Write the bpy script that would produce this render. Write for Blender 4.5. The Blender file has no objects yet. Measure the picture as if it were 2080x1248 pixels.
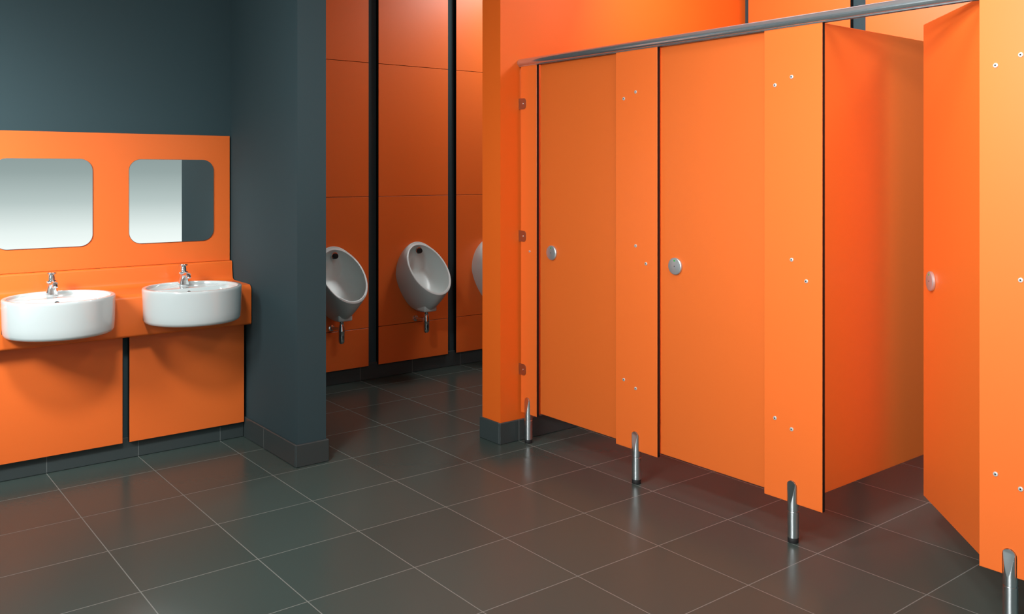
import bpy, bmesh, math
from mathutils import Vector, Matrix
PI = math.pi
sc = bpy.context.scene
COL = sc.collection

# ------------------------------------------------------------------ materials
def mat(name, color, rough=0.5, metal=0.0, spec=0.5, coat=0.0, coat_rough=0.1,
        var=0.0, vscale=3.0, bump=0.0, bscale=200.0):
    m = bpy.data.materials.new(name); m.use_nodes = True
    nt = m.node_tree; b = nt.nodes['Principled BSDF']
    b.inputs['Base Color'].default_value = (*color, 1)
    b.inputs['Roughness'].default_value = rough
    b.inputs['Metallic'].default_value = metal
    b.inputs['Specular IOR Level'].default_value = spec
    b.inputs['Coat Weight'].default_value = coat
    b.inputs['Coat Roughness'].default_value = coat_rough
    tc = nt.nodes.new('ShaderNodeTexCoord')
    if var > 0:
        n = nt.nodes.new('ShaderNodeTexNoise'); n.inputs['Scale'].default_value = vscale
        n.inputs['Detail'].default_value = 4
        nt.links.new(tc.outputs['Object'], n.inputs['Vector'])
        r = nt.nodes.new('ShaderNodeMapRange')
        r.inputs['To Min'].default_value = max(0.02, rough - var)
        r.inputs['To Max'].default_value = rough + var
        nt.links.new(n.outputs['Fac'], r.inputs['Value'])
        nt.links.new(r.outputs['Result'], b.inputs['Roughness'])
    if bump > 0:
        n2 = nt.nodes.new('ShaderNodeTexNoise'); n2.inputs['Scale'].default_value = bscale
        nt.links.new(tc.outputs['Object'], n2.inputs['Vector'])
        bp = nt.nodes.new('ShaderNodeBump'); bp.inputs['Strength'].default_value = bump
        bp.inputs['Distance'].default_value = 0.001
        nt.links.new(n2.outputs['Fac'], bp.inputs['Height'])
        nt.links.new(bp.outputs['Normal'], b.inputs['Normal'])
    return m

M = {}
M['orange'] = mat('orange_laminate', (0.86, 0.163, 0.024), 0.42, spec=0.5, var=0.03)
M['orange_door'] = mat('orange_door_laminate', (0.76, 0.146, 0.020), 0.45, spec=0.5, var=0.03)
M['orange_wall'] = mat('orange_wall_paint', (0.86, 0.140, 0.010), 0.6, spec=0.35, var=0.03)
M['orange_post'] = mat('orange_postformed_laminate', (0.86, 0.163, 0.024), 0.30, spec=0.5, var=0.02)
M['black'] = mat('black_solid_core_edge', (0.006, 0.006, 0.006), 0.5, spec=0.3)
M['grey'] = mat('dark_grey_wall_paint', (0.040, 0.070, 0.079), 0.75, spec=0.12, var=0.04, bump=0.04)
M['white_ceiling'] = mat('ceiling_paint', (0.75, 0.80, 0.82), 0.8)
M['ceramic'] = mat('white_vitreous_china', (0.61, 0.69, 0.685), 0.08, spec=0.5, coat=0.4, coat_rough=0.03)
M['china'] = mat('urinal_china', (0.62, 0.72, 0.71), 0.28, spec=0.35)
M['chrome'] = mat('polished_chrome', (0.80, 0.82, 0.83), 0.07, metal=1.0)
M['satin'] = mat('satin_stainless_steel', (0.62, 0.66, 0.67), 0.32, metal=0.75, var=0.03, vscale=40)
M['boltsteel'] = mat('bright_bolt_steel', (0.72, 0.75, 0.74), 0.30, metal=0.45)
M['steel'] = mat('polished_stainless_tube', (0.62, 0.68, 0.71), 0.18, metal=0.88)
M['legsteel'] = mat('brushed_stainless_leg', (0.70, 0.74, 0.75), 0.30, metal=1.0)
_b = M['legsteel'].node_tree.nodes['Principled BSDF']; _b.inputs['Anisotropic'].default_value = 0.9; _b.inputs['Anisotropic Rotation'].default_value = 0.25
_t = M['legsteel'].node_tree.nodes.new('ShaderNodeTangent'); _t.direction_type = 'RADIAL'; _t.axis = 'Z'
M['legsteel'].node_tree.links.new(_t.outputs[0], _b.inputs['Tangent'])
M['rubber'] = mat('black_rubber', (0.012, 0.012, 0.012), 0.6)
M['hole'] = mat('dark_opening', (0.003, 0.003, 0.003), 0.7)
M['mirror'] = mat('silvered_mirror', (0.93, 0.96, 0.95), 0.0, metal=1.0)
M['glassedge'] = mat('mirror_glass_edge', (0.10, 0.13, 0.12), 0.15)
M['green'] = mat('green_indicator', (0.02, 0.42, 0.06), 0.4)
M['bracket'] = mat('satin_bracket_steel', (0.42, 0.36, 0.30), 0.35, metal=1.0)

TILE = 0.41369; TX0 = 0.886; TY0 = 4.396
def tile_mat(name, color, grout, rough, w, bstr, lift=0.0):
    m = bpy.data.materials.new(name); m.use_nodes = True
    nt = m.node_tree; b = nt.nodes['Principled BSDF']; L = nt.links.new
    tc = nt.nodes.new('ShaderNodeTexCoord')
    sep = nt.nodes.new('ShaderNodeSeparateXYZ'); L(tc.outputs['Object'], sep.inputs[0])
    def op(o, a, b_=None):
        n = nt.nodes.new('ShaderNodeMath'); n.operation = o
        for i, v in enumerate((a, b_)):
            if v is None: continue
            if isinstance(v, (int, float)): n.inputs[i].default_value = v
            else: L(v, n.inputs[i])
        return n.outputs[0]
    ds = []; cells = []
    for out, o0 in ((sep.outputs['X'], TX0), (sep.outputs['Y'], TY0)):
        t = op('DIVIDE', op('SUBTRACT', out, o0), TILE)
        r = op('ROUND', t)
        cells.append(op('FLOOR', t))
        ds.append(op('MULTIPLY', op('ABSOLUTE', op('SUBTRACT', t, r)), TILE))
    d = op('MINIMUM', ds[0], ds[1])
    mr = nt.nodes.new('ShaderNodeMapRange'); L(d, mr.inputs['Value'])
    mr.inputs['From Min'].default_value = w * 0.5; mr.inputs['From Max'].default_value = w * 0.5 + 0.0006
    mr.inputs['To Min'].default_value = 1; mr.inputs['To Max'].default_value = 0
    # slight shade difference between tiles
    cmb = nt.nodes.new('ShaderNodeCombineXYZ'); L(cells[0], cmb.inputs[0]); L(cells[1], cmb.inputs[1])
    wn = nt.nodes.new('ShaderNodeTexWhiteNoise'); L(cmb.outputs[0], wn.inputs['Vector'])
    vr = nt.nodes.new('ShaderNodeMapRange'); L(wn.outputs['Value'], vr.inputs['Value'])
    vr.inputs['To Min'].default_value = 0.94; vr.inputs['To Max'].default_value = 1.06
    sc_ = nt.nodes.new('ShaderNodeVectorMath'); sc_.operation = 'SCALE'
    sc_.inputs[0].default_value = color; L(vr.outputs['Result'], sc_.inputs['Scale'])
    mx = nt.nodes.new('ShaderNodeMix'); mx.data_type = 'RGBA'
    L(mr.outputs['Result'], mx.inputs[0]); L(sc_.outputs[0], mx.inputs[6]); mx.inputs[7].default_value = (*grout, 1)
    L(mx.outputs[2], b.inputs['Base Color'])
    rr = nt.nodes.new('ShaderNodeMapRange'); L(mr.outputs['Result'], rr.inputs['Value'])
    rr.inputs['To Min'].default_value = rough; rr.inputs['To Max'].default_value = 0.7
    L(rr.outputs['Result'], b.inputs['Roughness'])
    n2 = nt.nodes.new('ShaderNodeTexNoise'); n2.inputs['Scale'].default_value = 90; L(tc.outputs['Object'], n2.inputs['Vector'])
    h = op('SUBTRACT', op('MULTIPLY', n2.outputs['Fac'], bstr), mr.outputs['Result'])
    bp = nt.nodes.new('ShaderNodeBump'); bp.inputs['Strength'].default_value = 0.35; bp.inputs['Distance'].default_value = 0.0008
    L(h, bp.inputs['Height']); L(bp.outputs['Normal'], b.inputs['Normal'])
    b.inputs['Specular IOR Level'].default_value = 0.34
    return m
M['tile'] = tile_mat('dark_floor_tiles', (0.055, 0.079, 0.070), (0.21, 0.23, 0.21), 0.26, 0.0026, 0.15)
M['skirt'] = tile_mat('dark_skirting_tiles', (0.048, 0.062, 0.062), (0.15, 0.17, 0.165), 0.30, 0.0026, 0.1)

# ------------------------------------------------------------------ helpers
def tag(o, label=None, cat=None, group=None, kind=None):
    if label: o['label'] = label
    if cat: o['category'] = cat
    if group: o['group'] = group
    if kind: o['kind'] = kind
    return o

def link(name, bm, mats, parent=None, smooth=False, loc=(0, 0, 0), sharp=38):
    me = bpy.data.meshes.new(name)
    bmesh.ops.recalc_face_normals(bm, faces=bm.faces)
    bm.to_mesh(me); bm.free()
    for m in (mats if isinstance(mats, (list, tuple)) else [mats]): me.materials.append(m)
    if smooth:
        for p in me.polygons: p.use_smooth = True
        try: me.set_sharp_from_angle(angle=math.radians(sharp))
        except Exception: pass
    o = bpy.data.objects.new(name, me); COL.objects.link(o)
    o.location = loc
    if parent: o.parent = parent
    return o

def empty(name, loc, rz=0.0):
    o = bpy.data.objects.new(name, None); COL.objects.link(o)
    o.location = loc; o.rotation_euler = (0, 0, rz); o.empty_display_size = 0.05
    return o

def box(bm, x0, x1, y0, y1, z0, z1, bev=0.0, seg=1):
    vs = [bm.verts.new((x, y, z)) for x in (x0, x1) for y in (y0, y1) for z in (z0, z1)]
    f = [(0, 1, 3, 2), (4, 6, 7, 5), (0, 4, 5, 1), (2, 3, 7, 6), (0, 2, 6, 4), (1, 5, 7, 3)]
    fs = [bm.faces.new([vs[i] for i in q]) for q in f]
    if bev > 0:
        es = list({e for q in fs for e in q.edges})
        bmesh.ops.bevel(bm, geom=es, offset=bev, segments=seg, affect='EDGES', profile=0.5)
    return bm

def nbox(*a, **k):
    bm = bmesh.new(); box(bm, *a, **k); return bm

def slab(axis, x0, x1, y0, y1, z0, z1, bev=0.0012):
    """laminate sheet: faces across `axis` get material 0 (decor), the cut edges material 1 (black core)"""
    bm = nbox(x0, x1, y0, y1, z0, z1)
    es = [e for e in bm.edges]
    sel = []
    for e in es:
        d = e.verts[0].co - e.verts[1].co
        if abs(d[axis]) < 1e-6: sel.append(e)
    bmesh.ops.bevel(bm, geom=sel, offset=bev, segments=1, affect='EDGES')
    bmesh.ops.recalc_face_normals(bm, faces=bm.faces)
    for f in bm.faces:
        f.normal_update()
        f.material_index = 0 if abs(f.normal[axis]) > 0.5 else 1
    return bm

def rings(bm, rs, close_start=False, close_end=False, mi=0):
    """bridge a list of closed rings (lists of coordinates)"""
    V = [[bm.verts.new(c) for c in r] for r in rs]
    n = len(V[0])
    for a, b in zip(V[:-1], V[1:]):
        for i in range(n):
            f = bm.faces.new((a[i], a[(i + 1) % n], b[(i + 1) % n], b[i])); f.material_index = mi
    if close_start: bm.faces.new(V[0]).material_index = mi
    if close_end: bm.faces.new(V[-1]).material_index = mi
    return V

def frame(axis):
    a = Vector(axis).normalized()
    u = a.orthogonal().normalized() if abs(a.z) < 0.99 else Vector((1, 0, 0))
    return a, u, a.cross(u).normalized()

def lathe(bm, prof, center=(0, 0, 0), axis=(0, 0, 1), n=40, cap0=True, cap1=True, mi=0):
    """prof = [(r, h)...] around axis"""
    a, u, v = frame(axis); c = Vector(center)
    rs = [[c + a * h + (u * math.cos(2 * PI * k / n) + v * math.sin(2 * PI * k / n)) * r for k in range(n)] for r, h in prof]
    rings(bm, rs, cap0, cap1, mi); return bm

def nlathe(*a, **k):
    bm = bmesh.new(); lathe(bm, *a, **k); return bm

def poly_prism(pts, axis, a0, a1):
    """pts 2D closed outline; axis 0: (y,z) extruded along x; axis 1: (x,z) along y"""
    bm = bmesh.new()
    def c(p, a): return (a, p[0], p[1]) if axis == 0 else (p[0], a, p[1])
    A = [bm.verts.new(c(p, a0)) for p in pts]; B = [bm.verts.new(c(p, a1)) for p in pts]
    n = len(pts)
    for i in range(n): bm.faces.new((A[i], A[(i + 1) % n], B[(i + 1) % n], B[i]))
    bm.faces.new(A); bm.faces.new(B)
    return bm

def arc(cx, cy, r, a0, a1, n=8):
    return [(cx + r * math.cos(math.radians(a0 + (a1 - a0) * k / n)), cy + r * math.sin(math.radians(a0 + (a1 - a0) * k / n))) for k in range(n + 1)]

def tube(bm, pts, r, n=20, caps=True):
    pts = [Vector(p) for p in pts]; rs = []
    rad = r if isinstance(r, (list, tuple)) else [r] * len(pts)
    t0 = (pts[1] - pts[0]).normalized(); _, u, v = frame(t0)
    for i, p in enumerate(pts):
        t = (pts[min(i + 1, len(pts) - 1)] - pts[max(i - 1, 0)]).normalized()
        u = (u - t * u.dot(t)).normalized(); v = t.cross(u)
        rs.append([p + (u * math.cos(2 * PI * k / n) + v * math.sin(2 * PI * k / n)) * rad[i] for k in range(n)])
    rings(bm, rs, caps, caps); return bm

def dup(root, loc, rz=None, label=None):
    r = root.copy(); COL.objects.link(r); r.location = loc
    if rz is not None: r.rotation_euler = (0, 0, rz)
    if label: r['label'] = label
    for ch in list(root.children):
        c = ch.copy(); COL.objects.link(c); c.parent = r
        for g in list(ch.children):
            d = g.copy(); COL.objects.link(d); d.parent = c
    return r

def struct(name, bm, m, **k):
    o = link(name, bm, m, **k); o['kind'] = 'structure'; return o

# ------------------------------------------------------------------ setting
CEIL = 3.0
XW = 1.852      # left face of the grey dividing wall
YS = 4.888      # sink wall plane
YU = 5.436      # urinal wall plane
XF = 2.840      # left end face of the orange fin wall
YF = 3.704      # front face of the orange fin wall
XR = 4.884      # wall behind the cubicles

struct('floor', nbox(-3.2, XR, -3.0, YU, -0.06, 0.0), M['tile'])
struct('ceiling', nbox(-3.2, XR + .2, -1.5, YU + .2, CEIL, CEIL + 0.1), M['white_ceiling'])
struct('wall_sink_side', nbox(-3.2, XW, YS, YS + 0.15, 0, CEIL), M['grey'])
struct('wall_divider', nbox(XW, 2.003, 4.020, YU, 0, CEIL), M['grey'])
struct('wall_urinal_side', nbox(2.003, XR, YU, YU + 0.15, 0, CEIL), M['grey'])
struct('wall_fin', nbox(XF, XR, YF, 3.862, 0, CEIL), M['orange_wall'])
struct('wall_cubicle_side', nbox(XR, XR + 0.15, -1.5, YU, 0, CEIL), M['grey'])

def skirt(name, segs, h):
    """segs: list of (x0,x1,y0,y1,out) boxes with a chamfered top on the outward side"""
    bm = bmesh.new()
    for x0, x1, y0, y1 in segs:
        box(bm, x0, x1, y0, y1, 0, h, bev=0.0035)
    return struct(name, bm, M['skirt'])
skirt('baseboard_sink_side', [(-3.2, XW - 0.01, 4.665, YS)], 0.105)
skirt('baseboard_divider', [(XW - 0.012, 2.015, 4.008, 4.0199), (XW - 0.012, XW - 0.0001, 4.0195, 4.664), (2.0031, 2.015, 4.0195, 5.42)], 0.109)
skirt('baseboard_urinal_side', [(2.016, XR, 5.418, YU)], 0.112)
skirt('baseboard_fin', [(XF - 0.012, XR, YF - 0.012, YF - 0.0001), (XF - 0.012, XF - 0.0001, YF - 0.0005, 3.874), (XF - 0.0005, XR, 3.8621, 3.874)], 0.112)
skirt('baseboard_cubicle_side', [(XR - 0.012, XR, -1.5, YF - 0.013)], 0.112)

# ------------------------------------------------------------------ vanity unit
o = link('splashback_panel', slab(1, 0.600, 1.843, 4.870, YS - .0002, 0.9315, 1.620), [M['orange'], M['black']])
tag(o, 'wide orange laminate splashback panel on the grey wall behind the two mirrors', 'wall panel')

def rrect(w, h, r, n=10):
    p = []
    for cx, cy, a in ((w / 2 - r, h / 2 - r, 0), (-w / 2 + r, h / 2 - r, 90), (-w / 2 + r, -h / 2 + r, 180), (w / 2 - r, -h / 2 + r, 270)):
        p += arc(cx, cy, r, a, a + 90, n)
    return p
def make_mirror():
    r = empty('mirror', (0, 0, 0))
    e = rrect(0.442, 0.440, 0.060)
    link('mirror_backing', poly_prism(e, 1, 0.0012, 0.0058), M['glassedge'], r)
    e2 = rrect(0.4395, 0.4375, 0.059)
    bm = bmesh.new(); bm.faces.new([bm.verts.new((p[0], 0.0, p[1])) for p in e2])
    A = [bm.verts.new((p[0], 0.0, p[1])) for p in e2]; B = [bm.verts.new((p[0], 0.0012, p[1])) for p in e2]
    for i in range(len(e2)): bm.faces.new((A[i], A[(i + 1) % len(e2)], B[(i + 1) % len(e2)], B[i]))
    link('mirror_glass', bm, M['mirror'], r)
    return r
m1 = make_mirror(); m1.location = (0.914, 4.864, 1.267)
tag(m1, 'square rounded mirror above the left basin, cut by the left edge, fully bright', 'mirror', 'mirrors on the orange splashback')
m2 = dup(m1, (1.530, 4.864, 1.267), label='square rounded mirror above the right basin with a dark band at its right')

# post-formed counter: upstand, shelf and rounded front in one sheet
Yf = 4.570; Yb = 4.8695
prof = [(Yb, 0.931)] + [(4.862, 0.931)] + arc(4.853, 0.920, 0.011, 80, 180, 5)[0:] + [(4.840, 0.885), (4.836, 0.862)]
prof += [(4.8345, 0.846), (4.829, 0.836), (4.820, 0.830), (4.806, 0.8275)]
prof += arc(Yf + 0.030, 0.795, 0.030, 90, 180, 8)
prof += arc(Yf + 0.014, 0.628, 0.014, 180, 270, 6)
prof += [(4.632, 0.614), (4.632, 0.634), (Yf + 0.022, 0.634), (Yf + 0.022, 0.790), (4.60, 0.805), (Yb, 0.805)]
bm = poly_prism(prof, 0, 0.600, 1.845)
bmesh.ops.recalc_face_normals(bm, faces=bm.faces)
for f in bm.faces:
    f.normal_update(); f.material_index = 1 if abs(f.normal.x) > 0.9 else 0
o = link('vanity_counter', bm, [M['orange_post'], M['black']], smooth=True)
for cx_, cy_ in ((0.918, 4.548), (1.527, 4.540)):       # openings the basins sit in
    cut = link('cut', nlathe([(.2342, .690), (.2342, .86)], center=(cx_, cy_, 0), n=96), M['black'])
    md = o.modifiers.new('b', 'BOOLEAN'); md.operation = 'DIFFERENCE'; md.solver = 'EXACT'; md.object = cut
    bpy.context.view_layer.update()
    me = bpy.data.meshes.new_from_object(o.evaluated_get(bpy.context.evaluated_depsgraph_get()))
    o.modifiers.clear(); o.data = me; bpy.data.objects.remove(cut)
tag(o, 'orange postformed vanity counter with curved upstand and rounded front carrying both basins', 'counter')

for x0, x1, lab in ((0.640, 1.219, 'orange duct panel under the left basin, bottom left of the photo'),
                    (1.251, 1.834, 'orange duct panel under the right basin, next to the grey dividing wall')):
    o = link('vanity_fascia', slab(1, x0, x1, 4.640, 4.672, 0.086, 0.612), [M['orange'], M['black']])
    tag(o, lab, 'panel', 'orange duct panels under the vanity counter')
# dark recess board behind the gap of the duct panels
o = link('duct_backing', nbox(0.600, 1.846, 4.6725, 4.684, 0.1055, 0.650), M['grey'])
tag(o, 'dark grey backing board seen in the narrow gap between the orange duct panels', 'board')

# ------------------------------------------------------------------ basins
def make_basin():
    r = empty('wash_basin', (0, 0, 0))
    R = 0.2375; H = 0.174; RI = 0.214
    ys = sorted(set([round(RI * math.sin(math.radians(a)), 5) for a in (-86 + 4 * k for k in range(44))] +
                    [round(0.030 + 0.0025 * k, 5) for k in range(16)]))
    ys = [y for k, y in enumerate(ys) if k == 0 or y - ys[k - 1] > 0.0008]
    J = len(ys)
    # ring angles whose inner points are the ends of the chord rows used for the inside
    th = [-PI / 2] + [math.asin(y / RI) for y in ys] + [PI / 2] + [PI - math.asin(y / RI) for y in reversed(ys)]
    n = len(th)
    bm = bmesh.new()
    def ring(rad, z): return [(rad * math.cos(a), rad * math.sin(a), z) for a in th]
    rs = [ring(0.12, 0.0), ring(0.205, 0.0), ring(0.220, 0.003), ring(0.2285, 0.009), ring(0.2325, 0.020), ring(0.2345, 0.05),
          ring(0.2365, 0.12), ring(R, 0.160), ring(R, H - 0.006), ring(R - 0.002, H - 0.0018), ring(R - 0.006, H), ring(R - 0.016, H),
          ring(R - 0.0195, H - 0.0015), ring(R - 0.0215, H - 0.006)]
    def ss(a, b, x):
        t = min(1, max(0, (x - a) / (b - a))); return t * t * (3 - 2 * t)
    def hz(x, y, rad):
        # tap ledge at the back, hollow bowl in front of it
        deck = H - 0.013 - 0.004 * ss(0.215, 0.19, rad)
        edge = 0.055 + 0.035 * (abs(x) / 0.2) ** 2 * 0.0
        d_back = 0.42 * ss(0.063, 0.042, y) + 0.58 * ss(0.052, -0.060, y)
        d_rim = ss(0.214, 0.150, rad)
        depth = 0.118 * d_back * d_rim ** 0.8
        return deck - depth
    rs.append([(RI * math.cos(a), RI * math.sin(a), hz(RI * math.cos(a), RI * math.sin(a), RI)) for a in th])
    V = rings(bm, rs, True, False)[-1]
    m = 60; rows = []
    for k, y in enumerate(ys):
        a, b = V[n - 1 - k], V[k + 1]          # left and right ends of this chord
        w2 = math.sqrt(RI * RI - y * y)
        mid = [bm.verts.new((x, y, hz(x, y, math.hypot(x, y)))) for x in (-w2 * math.cos(PI * q / m) for q in range(1, m))]
        rows.append([a] + mid + [b])
    for r0, r1 in zip(rows[:-1], rows[1:]):
        for q in range(m): bm.faces.new((r0[q], r0[q + 1], r1[q + 1], r1[q]))
    for q in range(m):
        bm.faces.new((V[0], rows[0][q + 1], rows[0][q])); bm.faces.new((V[J + 1], rows[-1][q], rows[-1][q + 1]))
    link('basin_bowl', bm, M['ceramic'], r, smooth=True)
    # overflow opening high on the back slope of the bowl
    y = 0.0525; z = hz(0, y, y) + .001
    nrm = Vector((0, -1, .55)).normalized()
    link('overflow_hole', nlathe([(0.0115, -0.006), (0.0115, 0.0016), (0.0105, 0.0022)], center=(0, y, z), axis=nrm, n=28), M['hole'], r)
    # waste fitting in the bottom
    zz = hz(0, -0.06, 0.06)
    link('waste', nlathe([(0.030, -0.003), (0.030, 0.002), (0.026, 0.003), (0.012, 0.001)], center=(0, -0.06, zz), n=28), M['chrome'], r, smooth=True)
    return r
b1 = make_basin(); b1.location = (0.918, 4.548, 0.672)
tag(b1, 'round white basin at the left end of the orange counter', 'basin', 'round white basins on the orange counter')
b2 = dup(b1, (1.527, 4.540, 0.672), label='round white basin on the right, nearest the grey dividing wall')

def make_tap():
    r = empty('push_tap', (0, 0, 0))
    # leaning oval body
    n = 32; bm = bmesh.new(); rs = []
    for z, yo, a, b in ((0, 0, .0245, .0245), (.003, 0, .0255, .0255), (.008, 0, .0250, .0250), (.020, -.0005, .0232, .0245),
                        (.035, -.002, .0205, .0235), (.048, -.005, .0185, .0235), (.056, -.008, .0175, .022), (.060, -.008, .0140, .018)):
        rs.append([(a * math.cos(2 * PI * k / n), yo + b * math.sin(2 * PI * k / n), z) for k in range(n)])
    rings(bm, rs, True, True)
    link('tap_body', bm, M['chrome'], r, smooth=True)
    bm = bmesh.new(); tube(bm, [(0, -.010, .050), (0, -.030, .058), (0, -.055, .062), (0, -.070, .059)], [.013, .012, .0112, .0108], n=24)
    sp = link('spout', bm, M['chrome'], r, smooth=True)
    link('spout_outlet', nlathe([(.0085, 0), (.0105, .003), (.0105, .014), (.006, .016)], center=(0, -.068, .057), axis=(0, -.45, -1), n=24), M['chrome'], sp, smooth=True)
    link('collar', nlathe([(.012, -.004), (.0205, -.002), (.0225, .003), (.0205, .008), (.013, .010)], center=(0, -.001, .061), axis=(-.08, .16, 1), n=32), M['chrome'], r, smooth=True)
    link('tap_stem', nlathe([(.0135, 0), (.0135, .016), (.0122, .020), (.0122, .027), (.015, .030)], center=(0, .0, .069), axis=(0, .08, 1), n=32), M['chrome'], r, smooth=True)
    link('push_button', nlathe([(.012, 0), (.0185, .001), (.0195, .004), (.0185, .0075), (.012, .0095), (.004, .0102)], center=(0, .002, .098), axis=(0, .06, 1), n=32), M['chrome'], r, smooth=True)
    return r
DZ = 0.672 + 0.174 - 0.0168
t1 = make_tap(); t1.location = (0.920, 4.728, DZ)
for _o in [t1] + list(t1.children_recursive):
    if _o.type == 'MESH': _o.data.transform(Matrix.Diagonal((1.12, 1.08, 1.04, 1)))
tag(t1, 'chrome push tap on the back ledge of the left basin', 'tap', 'chrome push taps on the basins')
t2 = dup(t1, (1.541, 4.722, DZ), label='chrome push tap on the back ledge of the right basin')

# ------------------------------------------------------------------ urinal wall panels
cols = ((2.434, 3.009, 'left'), (3.086, 3.661, 'middle'), (3.734, 4.309, 'right'))
rows = ((0.097, 0.3565, 'short bottom panel below'), (0.3595, 1.2515, 'tall panel holding'), (1.2545, 2.1645, 'tall panel above'), (2.1675, 2.960, 'topmost panel over'))
for x0, x1, c in cols:
    for z0, z1, rname in rows:
        o = link('cladding_sheet', slab(1, x0, x1, 5.400, YU - .0006, z0, z1, bev=0.0010), [M['orange'], M['black']])
        tag(o, 'orange %s the %s urinal of the three' % (rname, c), 'wall panel', 'orange panels behind the urinals')

# ------------------------------------------------------------------ urinals
def make_urinal():
    r = empty('urinal', (0, 0, 0))          # origin on the wall face, at floor-height datum z=0
    n = 72
    def rim(k, a=.155, dy=.151, dz=.168, off=0.0):
        c, s = math.cos(k), math.sin(k)
        # ring in the tilted plane; s=+1 is the top (near the wall)
        nr = Vector((0, -.74, .67))
        return Vector((a * c, -.175 + dy * s, .751 + dz * s)) + nr * off
    def back(k):
        c, s = math.cos(k), math.sin(k)
        if s >= 0:
            return Vector((.158 * c, 0.0, .705 + .210 * s))
        w = .158 * (1 if abs(s) < 0 else 1)
        # lower half narrows to the foot
        x = w * (abs(c) ** 1.0) * (1 if c >= 0 else -1)
        x *= 1 - .26 * s * s
        return Vector((x * (1 - .12 * abs(s)), 0.0, .705 + .252 * s * (abs(s) ** .10)))
    def ctrl(k):
        c, s = math.cos(k), math.sin(k)
        if s >= 0:
            return Vector((.164 * c, -.085 + .06 * s, .735 + .205 * s))
        return Vector((.170 * c * (1 - .42 * s * s), -.095 - .105 * abs(s) ** 1.2, .735 + .335 * s * abs(s) ** .35))
    K = [2 * PI * i / n for i in range(n)]
    rs = []
    for j in range(13):
        t = j / 12
        rs.append([back(k) * (1 - t) ** 2 + ctrl(k) * 2 * t * (1 - t) + rim(k) * t * t for k in K])
    rs.append([rim(k, .1545, .1505, .1675, .003) for k in K])
    rs.append([rim(k, .1515, .1475, .1640, .0055) for k in K])
    rs.append([rim(k, .1418, .1380, .1540, .0050) for k in K])
    rs.append([rim(k, .1400, .1362, .1520, .001) for k in K])
    # hollow
    deep = Vector((0, -.066, .652))
    for j in range(1, 15):
        t = j / 15
        s_ = math.cos(t * PI / 2) ** 0.5
        dpt = 1 - math.cos(t * PI / 2)
        ring = []
        for k in K:
            p = rim(k, .1400, .1362, .1520, .001)
            cen = Vector((0, -.175, .751)) * (1 - math.sin(t * PI / 2)) + deep * math.sin(t * PI / 2)
            q = (p - Vector((0, -.175, .751))) * s_
            # flatten the back towards the wall plane
            v = cen + q
            v.y = min(v.y, -.012)
            ring.append(v)
        rs.append(ring)
    bm = bmesh.new()
    V = rings(bm, rs, True, True)
    link('urinal_bowl', bm, M['china'], r, smooth=True)
    # square outlet boss under the bowl
    link('outlet_boss', nbox(-.050, .050, -.205, -.10, .4555, .505, bev=.010, seg=3), M['china'], r, smooth=True)
    link('spreader', nlathe([(.018, -.02), (.0185, .010), (.0170, .014), (.006, .015)], center=(0, -.056, .868), axis=(0, -1, -.10), n=28), M['hole'], r, smooth=True)
    link('spreader_ring', nlathe([(.0195, 0), (.0235, .002), (.0235, .006), (.0195, .007)], center=(0, -.046, .869), axis=(0, -1, -.10), n=28), M['chrome'], r, smooth=True)
    T = (0, -.145, 0)
    tr = link('bottle_trap', nlathe([(.005, .304), (.014, .306), (.0195, .314), (.0205, .322), (.0208, .352), (.0212, .378), (.0225, .382), (.0225, .388),
                                     (.0215, .392), (.0190, .412), (.0160, .428), (.0125, .434)], center=T, n=32), M['chrome'], r, smooth=True)
    link('union_nut', nlathe([(.0125, .432), (.0150, .436), (.0150, .446), (.0125, .448), (.0165, .450), (.0165, .458)], center=T, n=10), M['chrome'], tr, smooth=True)
    bm = bmesh.new(); tube(bm, [(0, -.145, .400), (0, -.08, .392), (-.0, -.003, .386)], .0105, n=20)
    wp = link('waste_pipe', bm, M['chrome'], r, smooth=True)
    link('wall_flange', nlathe([(.013, 0), (.022, .001), (.020, .006), (.012, .010)], center=(0, -.0005, .386), axis=(0, -1, 0.06), n=28), M['chrome'], wp, smooth=True)
    return r
YP = 5.3995
u1 = make_urinal(); u1.location = (2.728, YP, 0)
tag(u1, 'white tilted-rim urinal partly hidden behind the grey dividing wall', 'urinal', 'white wall hung urinals')
dup(u1, (3.380, YP, 0), label='white tilted-rim urinal in the middle, seen whole')
dup(u1, (4.030, YP, 0), label='white urinal mostly hidden behind the orange fin wall')

# ------------------------------------------------------------------ cubicles
X0 = 2.965; TH = 0.017
PIL = [(3.560, 3.689), (2.723, 2.982), (1.901, 2.158), (1.077, 1.334)]
PLAB = ['narrow orange pilaster fixed to the orange wall by three brackets, farthest away',
        'orange pilaster between the two closed cubicle doors',
        'orange pilaster with black edge beside the open cubicle',
        'pale-lit orange pilaster at the right edge of the photo, nearest of the four']
LEGY = [3.636, 2.858, 2.032, 1.242]
XL = X0 + TH / 2

def notch_panel(y0, y1, yl):
    """pilaster sheet with a round-topped notch for the leg, cut into its bottom edge"""
    w = 0.0219; zt = 0.2366 - w
    out = [(y0, 0.152), (yl - w, 0.152)] + arc(yl, zt, w, 180, 0, 12) + [(yl + w, 0.152), (y1, 0.152), (y1, 1.985), (y0, 1.985)]
    bm = poly_prism(out, 0, X0, X0 + TH)
    bmesh.ops.recalc_face_normals(bm, faces=bm.faces)
    es = [e for e in bm.edges if abs((e.verts[0].co - e.verts[1].co).x) < 1e-6 and all(abs(v.co.x - X0) < 1e-6 for v in e.verts)]
    bmesh.ops.bevel(bm, geom=es, offset=0.0012, segments=1, affect='EDGES')
    for f in bm.faces:
        f.normal_update(); f.material_index = 0 if abs(f.normal.x) > .5 else 1
    return bm

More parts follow.
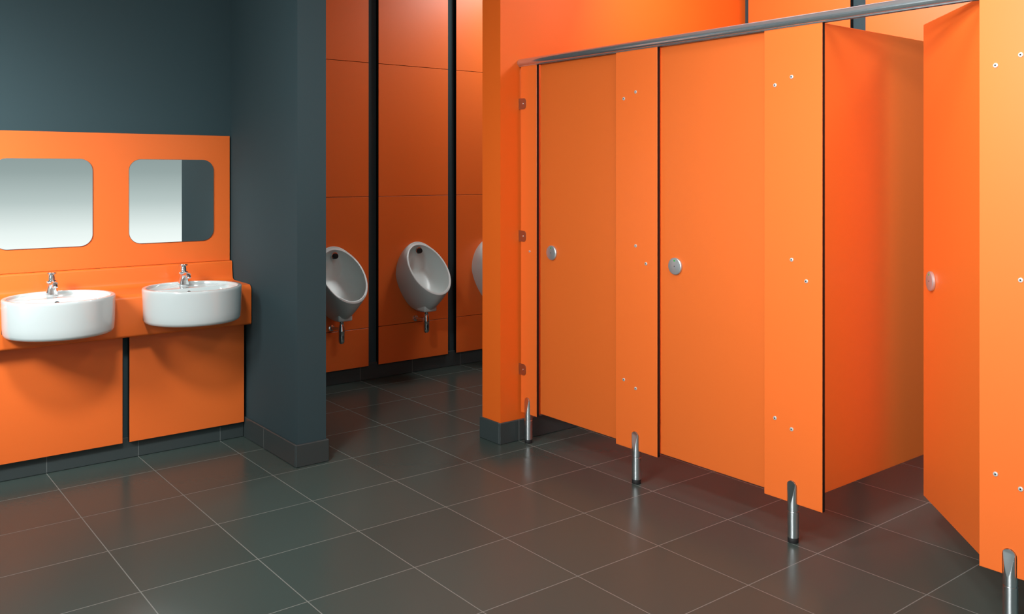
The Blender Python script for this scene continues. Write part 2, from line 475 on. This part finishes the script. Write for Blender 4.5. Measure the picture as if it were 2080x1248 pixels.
def leg_tube_bm(r=0.0215):
    """steel leg whose top is cut away by a slanting flat and rounded like a tongue"""
    n = 96; bm = bmesh.new(); rs = []
    zs = [0.123, 0.126, 0.140, 0.150]
    zs += [0.150 + 0.086 * (k / 30) ** 1.0 for k in range(1, 31)]
    for z in zs:
        # slanting flat in front: starts at the skin at z=0.150
        t = min(1, max(0, (z - 0.150) / 0.075))
        cut = -r + 0.0092 * t ** 1.25 if t > 0 else -2 * r
        zt = 0.236 - r
        hw = r if z < zt else math.sqrt(max(r * r - (z - zt) ** 2, 4e-6))
        ring = []
        for k in range(n):
            a = 2 * PI * k / n
            x, y = r * math.cos(a), r * math.sin(a)
            x = max(x, cut); y = max(-hw, min(hw, y))
            ring.append((x, y, z))
        rs.append(ring)
    rings(bm, rs, True, True)
    return bm

def add_leg(parent, yl, yo):
    g = link('leg', leg_tube_bm(), M['legsteel'], parent, smooth=True, sharp=14, loc=(XL - X0, yl - yo, 0))
    link('leg_tube', nlathe([(.0205, .0195), (.0215, .0205), (.0215, .1190), (.0205, .1200), (.0195, .1205), (.0195, .1235), (.0205, .1240)], n=48), M['legsteel'], g, smooth=True)
    link('rubber_foot', nlathe([(.0200, 0.0), (.0205, .001), (.0205, .019), (.0195, .0205)], n=40), M['rubber'], g, smooth=True)
    return g

def bolt(parent, y, z, yo, s=1.0):
    b = link('bolt', nlathe([(.0075 * s, 0), (.0078 * s, .001), (.0070 * s, .0028), (.0045 * s, .0036), (.0030 * s, .0037)],
                            center=(-0.0001, y - yo, z), axis=(-1, 0, 0), n=24, cap1=True), M['boltsteel'], parent, smooth=True)
    link('bolt_socket', nlathe([(.0027 * s, .0034), (.0027 * s, .0041)], center=(-0.0001, y - yo, z), axis=(-1, 0, 0), n=12), M['hole'], b)
    return b

def shift(bm, d):
    bmesh.ops.translate(bm, verts=bm.verts, vec=d); return bm
for i, ((y0, y1), yl) in enumerate(zip(PIL, LEGY)):
    yo = (y0 + y1) / 2
    p = empty('cubicle_pilaster', (X0, yo, 0))
    tag(p, PLAB[i], 'pilaster', 'orange pilasters of the cubicle front')
    link('pilaster_sheet', shift(notch_panel(y0, y1, yl), (-X0, -yo, 0)), [M['orange'], M['black']], p)
    add_leg(p, yl, yo)
    if i == 0:
        bolt(p, 3.615, 1.006, yo, .8)
        for z in (1.780, 1.082, 0.379):
            out = [(3.7035, z - .029), (3.7035, z + .029)] + arc(3.664, z + .010, .019, 90, 170, 6) + arc(3.664, z - .010, .019, 190, 270, 6)
            br = link('bracket', shift(poly_prism(out, 0, X0 - .0032, X0 - .0002), (-X0, -yo, 0)), M['bracket'], p)
            b = link('bolt', nlathe([(.0050, 0), (.0052, .001), (.0040, .003), (.0015, .0036)], center=(-.0032, 3.668 - yo, z), axis=(-1, 0, 0), n=20), M['chrome'], br, smooth=True)
    else:
        dy = PIL[i][0] + 0.131
        q = [(dy, 1.785), (dy + .075, 1.759), (dy, 1.084), (dy - .064, 1.0075), (dy + .075, .461), (dy, .434)]
        for (y, z) in q: bolt(p, y, z, yo)

# doors: leaf local frame: hinge at origin, leaf runs to +Y, front face looks to -X
def make_door():
    r = empty('cubicle_door', (0, 0, 0))
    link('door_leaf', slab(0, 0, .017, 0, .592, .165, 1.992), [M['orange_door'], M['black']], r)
    k = link('lock_disc', nlathe([(.0345, 0), (.0370, .001), (.0375, .004), (.0375, .0085), (.0350, .0115), (.0335, .0120)], center=(-.0002, .4955, 1.008), axis=(-1, 0, 0), n=48), M['satin'], r, smooth=True)
    link('occupancy_indicator', nlathe([(.0042, .0115), (.0042, .0124)], center=(-.0002, .4955, 1.0325), axis=(-1, 0, 0), n=20), M['green'], k)
    link('coin_slot', nlathe([(.0024, .0115), (.0024, .0124)], center=(-.0002, .4955, 1.008), axis=(-1, 0, 0), n=14), M['hole'], k)
    return r
XD = 2.990
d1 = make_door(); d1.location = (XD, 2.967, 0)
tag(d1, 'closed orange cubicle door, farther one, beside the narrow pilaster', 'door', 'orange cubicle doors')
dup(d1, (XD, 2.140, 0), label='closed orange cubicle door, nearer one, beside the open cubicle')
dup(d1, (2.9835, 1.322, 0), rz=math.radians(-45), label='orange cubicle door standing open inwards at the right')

o = link('partition_panel', slab(1, X0 + TH + .001, 4.846, 1.9015, 1.9175, .222, 1.976), [M['orange'], M['black']])
tag(o, 'orange partition panel seen inside the open cubicle, behind the open door', 'partition', 'orange partitions between the cubicles')

# head rail
def rail():
    bm = bmesh.new()
    R = .0200; zc = 1.9985; xc = X0 + TH / 2 - .002
    y1 = YF - .0005; y0 = 1.055
    tube(bm, [(xc, y1, zc), (xc, y0, zc)], R, n=64)
    for s in (-1, 1):
        xx = X0 + TH / 2 + s * (TH / 2 + .0016)
        box(bm, xx - .0013, xx + .0013, y0, y1 - .002, 1.9765, 1.990, bev=.0006)
    return link('head_rail', bm, M['steel'], smooth=True)
tag(rail(), 'polished steel tube head rail running along the top of the orange cubicle fronts', 'rail')

# panels on the wall behind the cubicles
for y0, y1, lab in ((2.923, 3.653, 'large pale orange wall panel above the rail, left of the dark gap'),
                    (2.096, 2.826, 'large pale orange wall panel right of the dark gap, above the open cubicle')):
    o = link('cladding_sheet', slab(0, 4.849, XR - .0006, y0, y1, .097, 2.960), [M['orange'], M['black']])
    tag(o, lab, 'wall panel', 'orange panels on the wall behind the cubicles')

# ------------------------------------------------------------------ light
w = bpy.data.worlds.new('world'); sc.world = w; w.use_nodes = True
nt = w.node_tree; bg = nt.nodes['Background']
tc = nt.nodes.new('ShaderNodeTexCoord'); sp = nt.nodes.new('ShaderNodeSeparateXYZ')
nt.links.new(tc.outputs['Generated'], sp.inputs[0])
mr = nt.nodes.new('ShaderNodeMapRange'); mr.inputs['From Min'].default_value = -0.10; mr.inputs['From Max'].default_value = 0.40
nt.links.new(sp.outputs['Z'], mr.inputs['Value'])
cr = nt.nodes.new('ShaderNodeValToRGB'); nt.links.new(mr.outputs['Result'], cr.inputs[0])
e = cr.color_ramp.elements
def zp(z): return (z + .10) / .50
e[0].position = zp(-.085); e[0].color = (1.06, 1.10, 1.08, 1)
e[1].position = zp(.40); e[1].color = (0.185, 0.225, 0.235, 1)
for z, c in ((-.060, (.88, .95, .93)), (-.030, (.52, .60, .59)), (.0, (.33, .40, .395)), (.03, (.26, .32, .32)), (.07, (.42, .50, .50)), (.16, (.38, .45, .46))):
    k = e.new(zp(z)); k.color = (*c, 1)
nt.links.new(cr.outputs[0], bg.inputs['Color']); bg.inputs['Strength'].default_value = 1.0

def area(name, loc, target, sx, sy, power, color=(1, 1, 1), spread=180):
    l = bpy.data.lights.new(name, 'AREA'); l.shape = 'RECTANGLE'; l.size = sx; l.size_y = sy
    l.energy = power; l.color = color; l.spread = math.radians(spread)
    o = bpy.data.objects.new(name, l); COL.objects.link(o); o.location = loc
    o.rotation_euler = (Vector(target) - Vector(loc)).to_track_quat('-Z', 'Y').to_euler()
    return o
area('fill_panel_left', (-2.3, 0.4, 2.35), (2.9, 1.6, 1.2), 3.0, 0.35, 42, (1, 1, 1), 70)  # long unseen panel light, added to brighten cubicle fronts and streak the rail
area('ceiling_lamp_basins', (.45, 2.6, 2.95), (.55, 3.5, 0), .4, 0.4, 38, (1, 1, 1), 140)
area('fill_splashback', (-1.3, 3.0, 2.6), (.2, 4.9, 1.2), .8, 0.8, 20, (1, 1, 1), 50)  # soft fill added to lift the left part of the splashback
area('fill_divider_end', (2.15, 1.5, 2.95), (2.15, 1.6, 0), .6, .6, 14, (1, 1, 1))  # added overhead fill, placed to reach the divider's end but not its left face
area('ceiling_lamp_cubicles', (3.5, 2.6, 2.70), (4.85, 2.6, 2.2), 1.2, .4, 24, (1, .97, 1))
area('ceiling_lamp_fin', (4.0, 2.5, 2.85), (3.0, 3.7, 2.2), .25, .25, 5, (1, 1, 1), 120)
area('fill_partition', (3.40, .85, 2.6), (3.5, 1.9, 1.2), .4, .3, 1, (1, 1, 1), 70)  # weak unseen fill, added to even out the partition panel
area('fill_near_pilaster', (.8, 1.1, 2.5), (2.95, 1.15, 1.7), .4, .4, 12, (1, 1, 1), 75)  # unseen fill aimed at the nearest pilaster, added to brighten its top
area('ceiling_lamp_urinals', (4.2, 4.7, 2.95), (3.8, 5.2, 0), .7, .3, 20, (.94, 1, 1))

# ------------------------------------------------------------------ camera
cam = bpy.data.cameras.new('camera'); co = bpy.data.objects.new('camera', cam); COL.objects.link(co)
F = 1818.59
cam.sensor_fit = 'HORIZONTAL'; cam.sensor_width = 36; cam.lens = F / 2080 * 36
cam.shift_y = -(624 - 349.79) / 2080
cam.clip_start = .05; cam.clip_end = 100
co.location = (0, 0, 1.42)
n = math.hypot(3349.2 - 1040, F)
co.rotation_euler = (PI / 2, 0, -math.atan2(F / n, (3349.2 - 1040) / n))
sc.camera = co
sc.view_settings.view_transform = 'Standard'; sc.view_settings.look = 'None'
sc.view_settings.exposure = 0.0; sc.view_settings.gamma = 1; sc.view_settings.use_curve_mapping = False
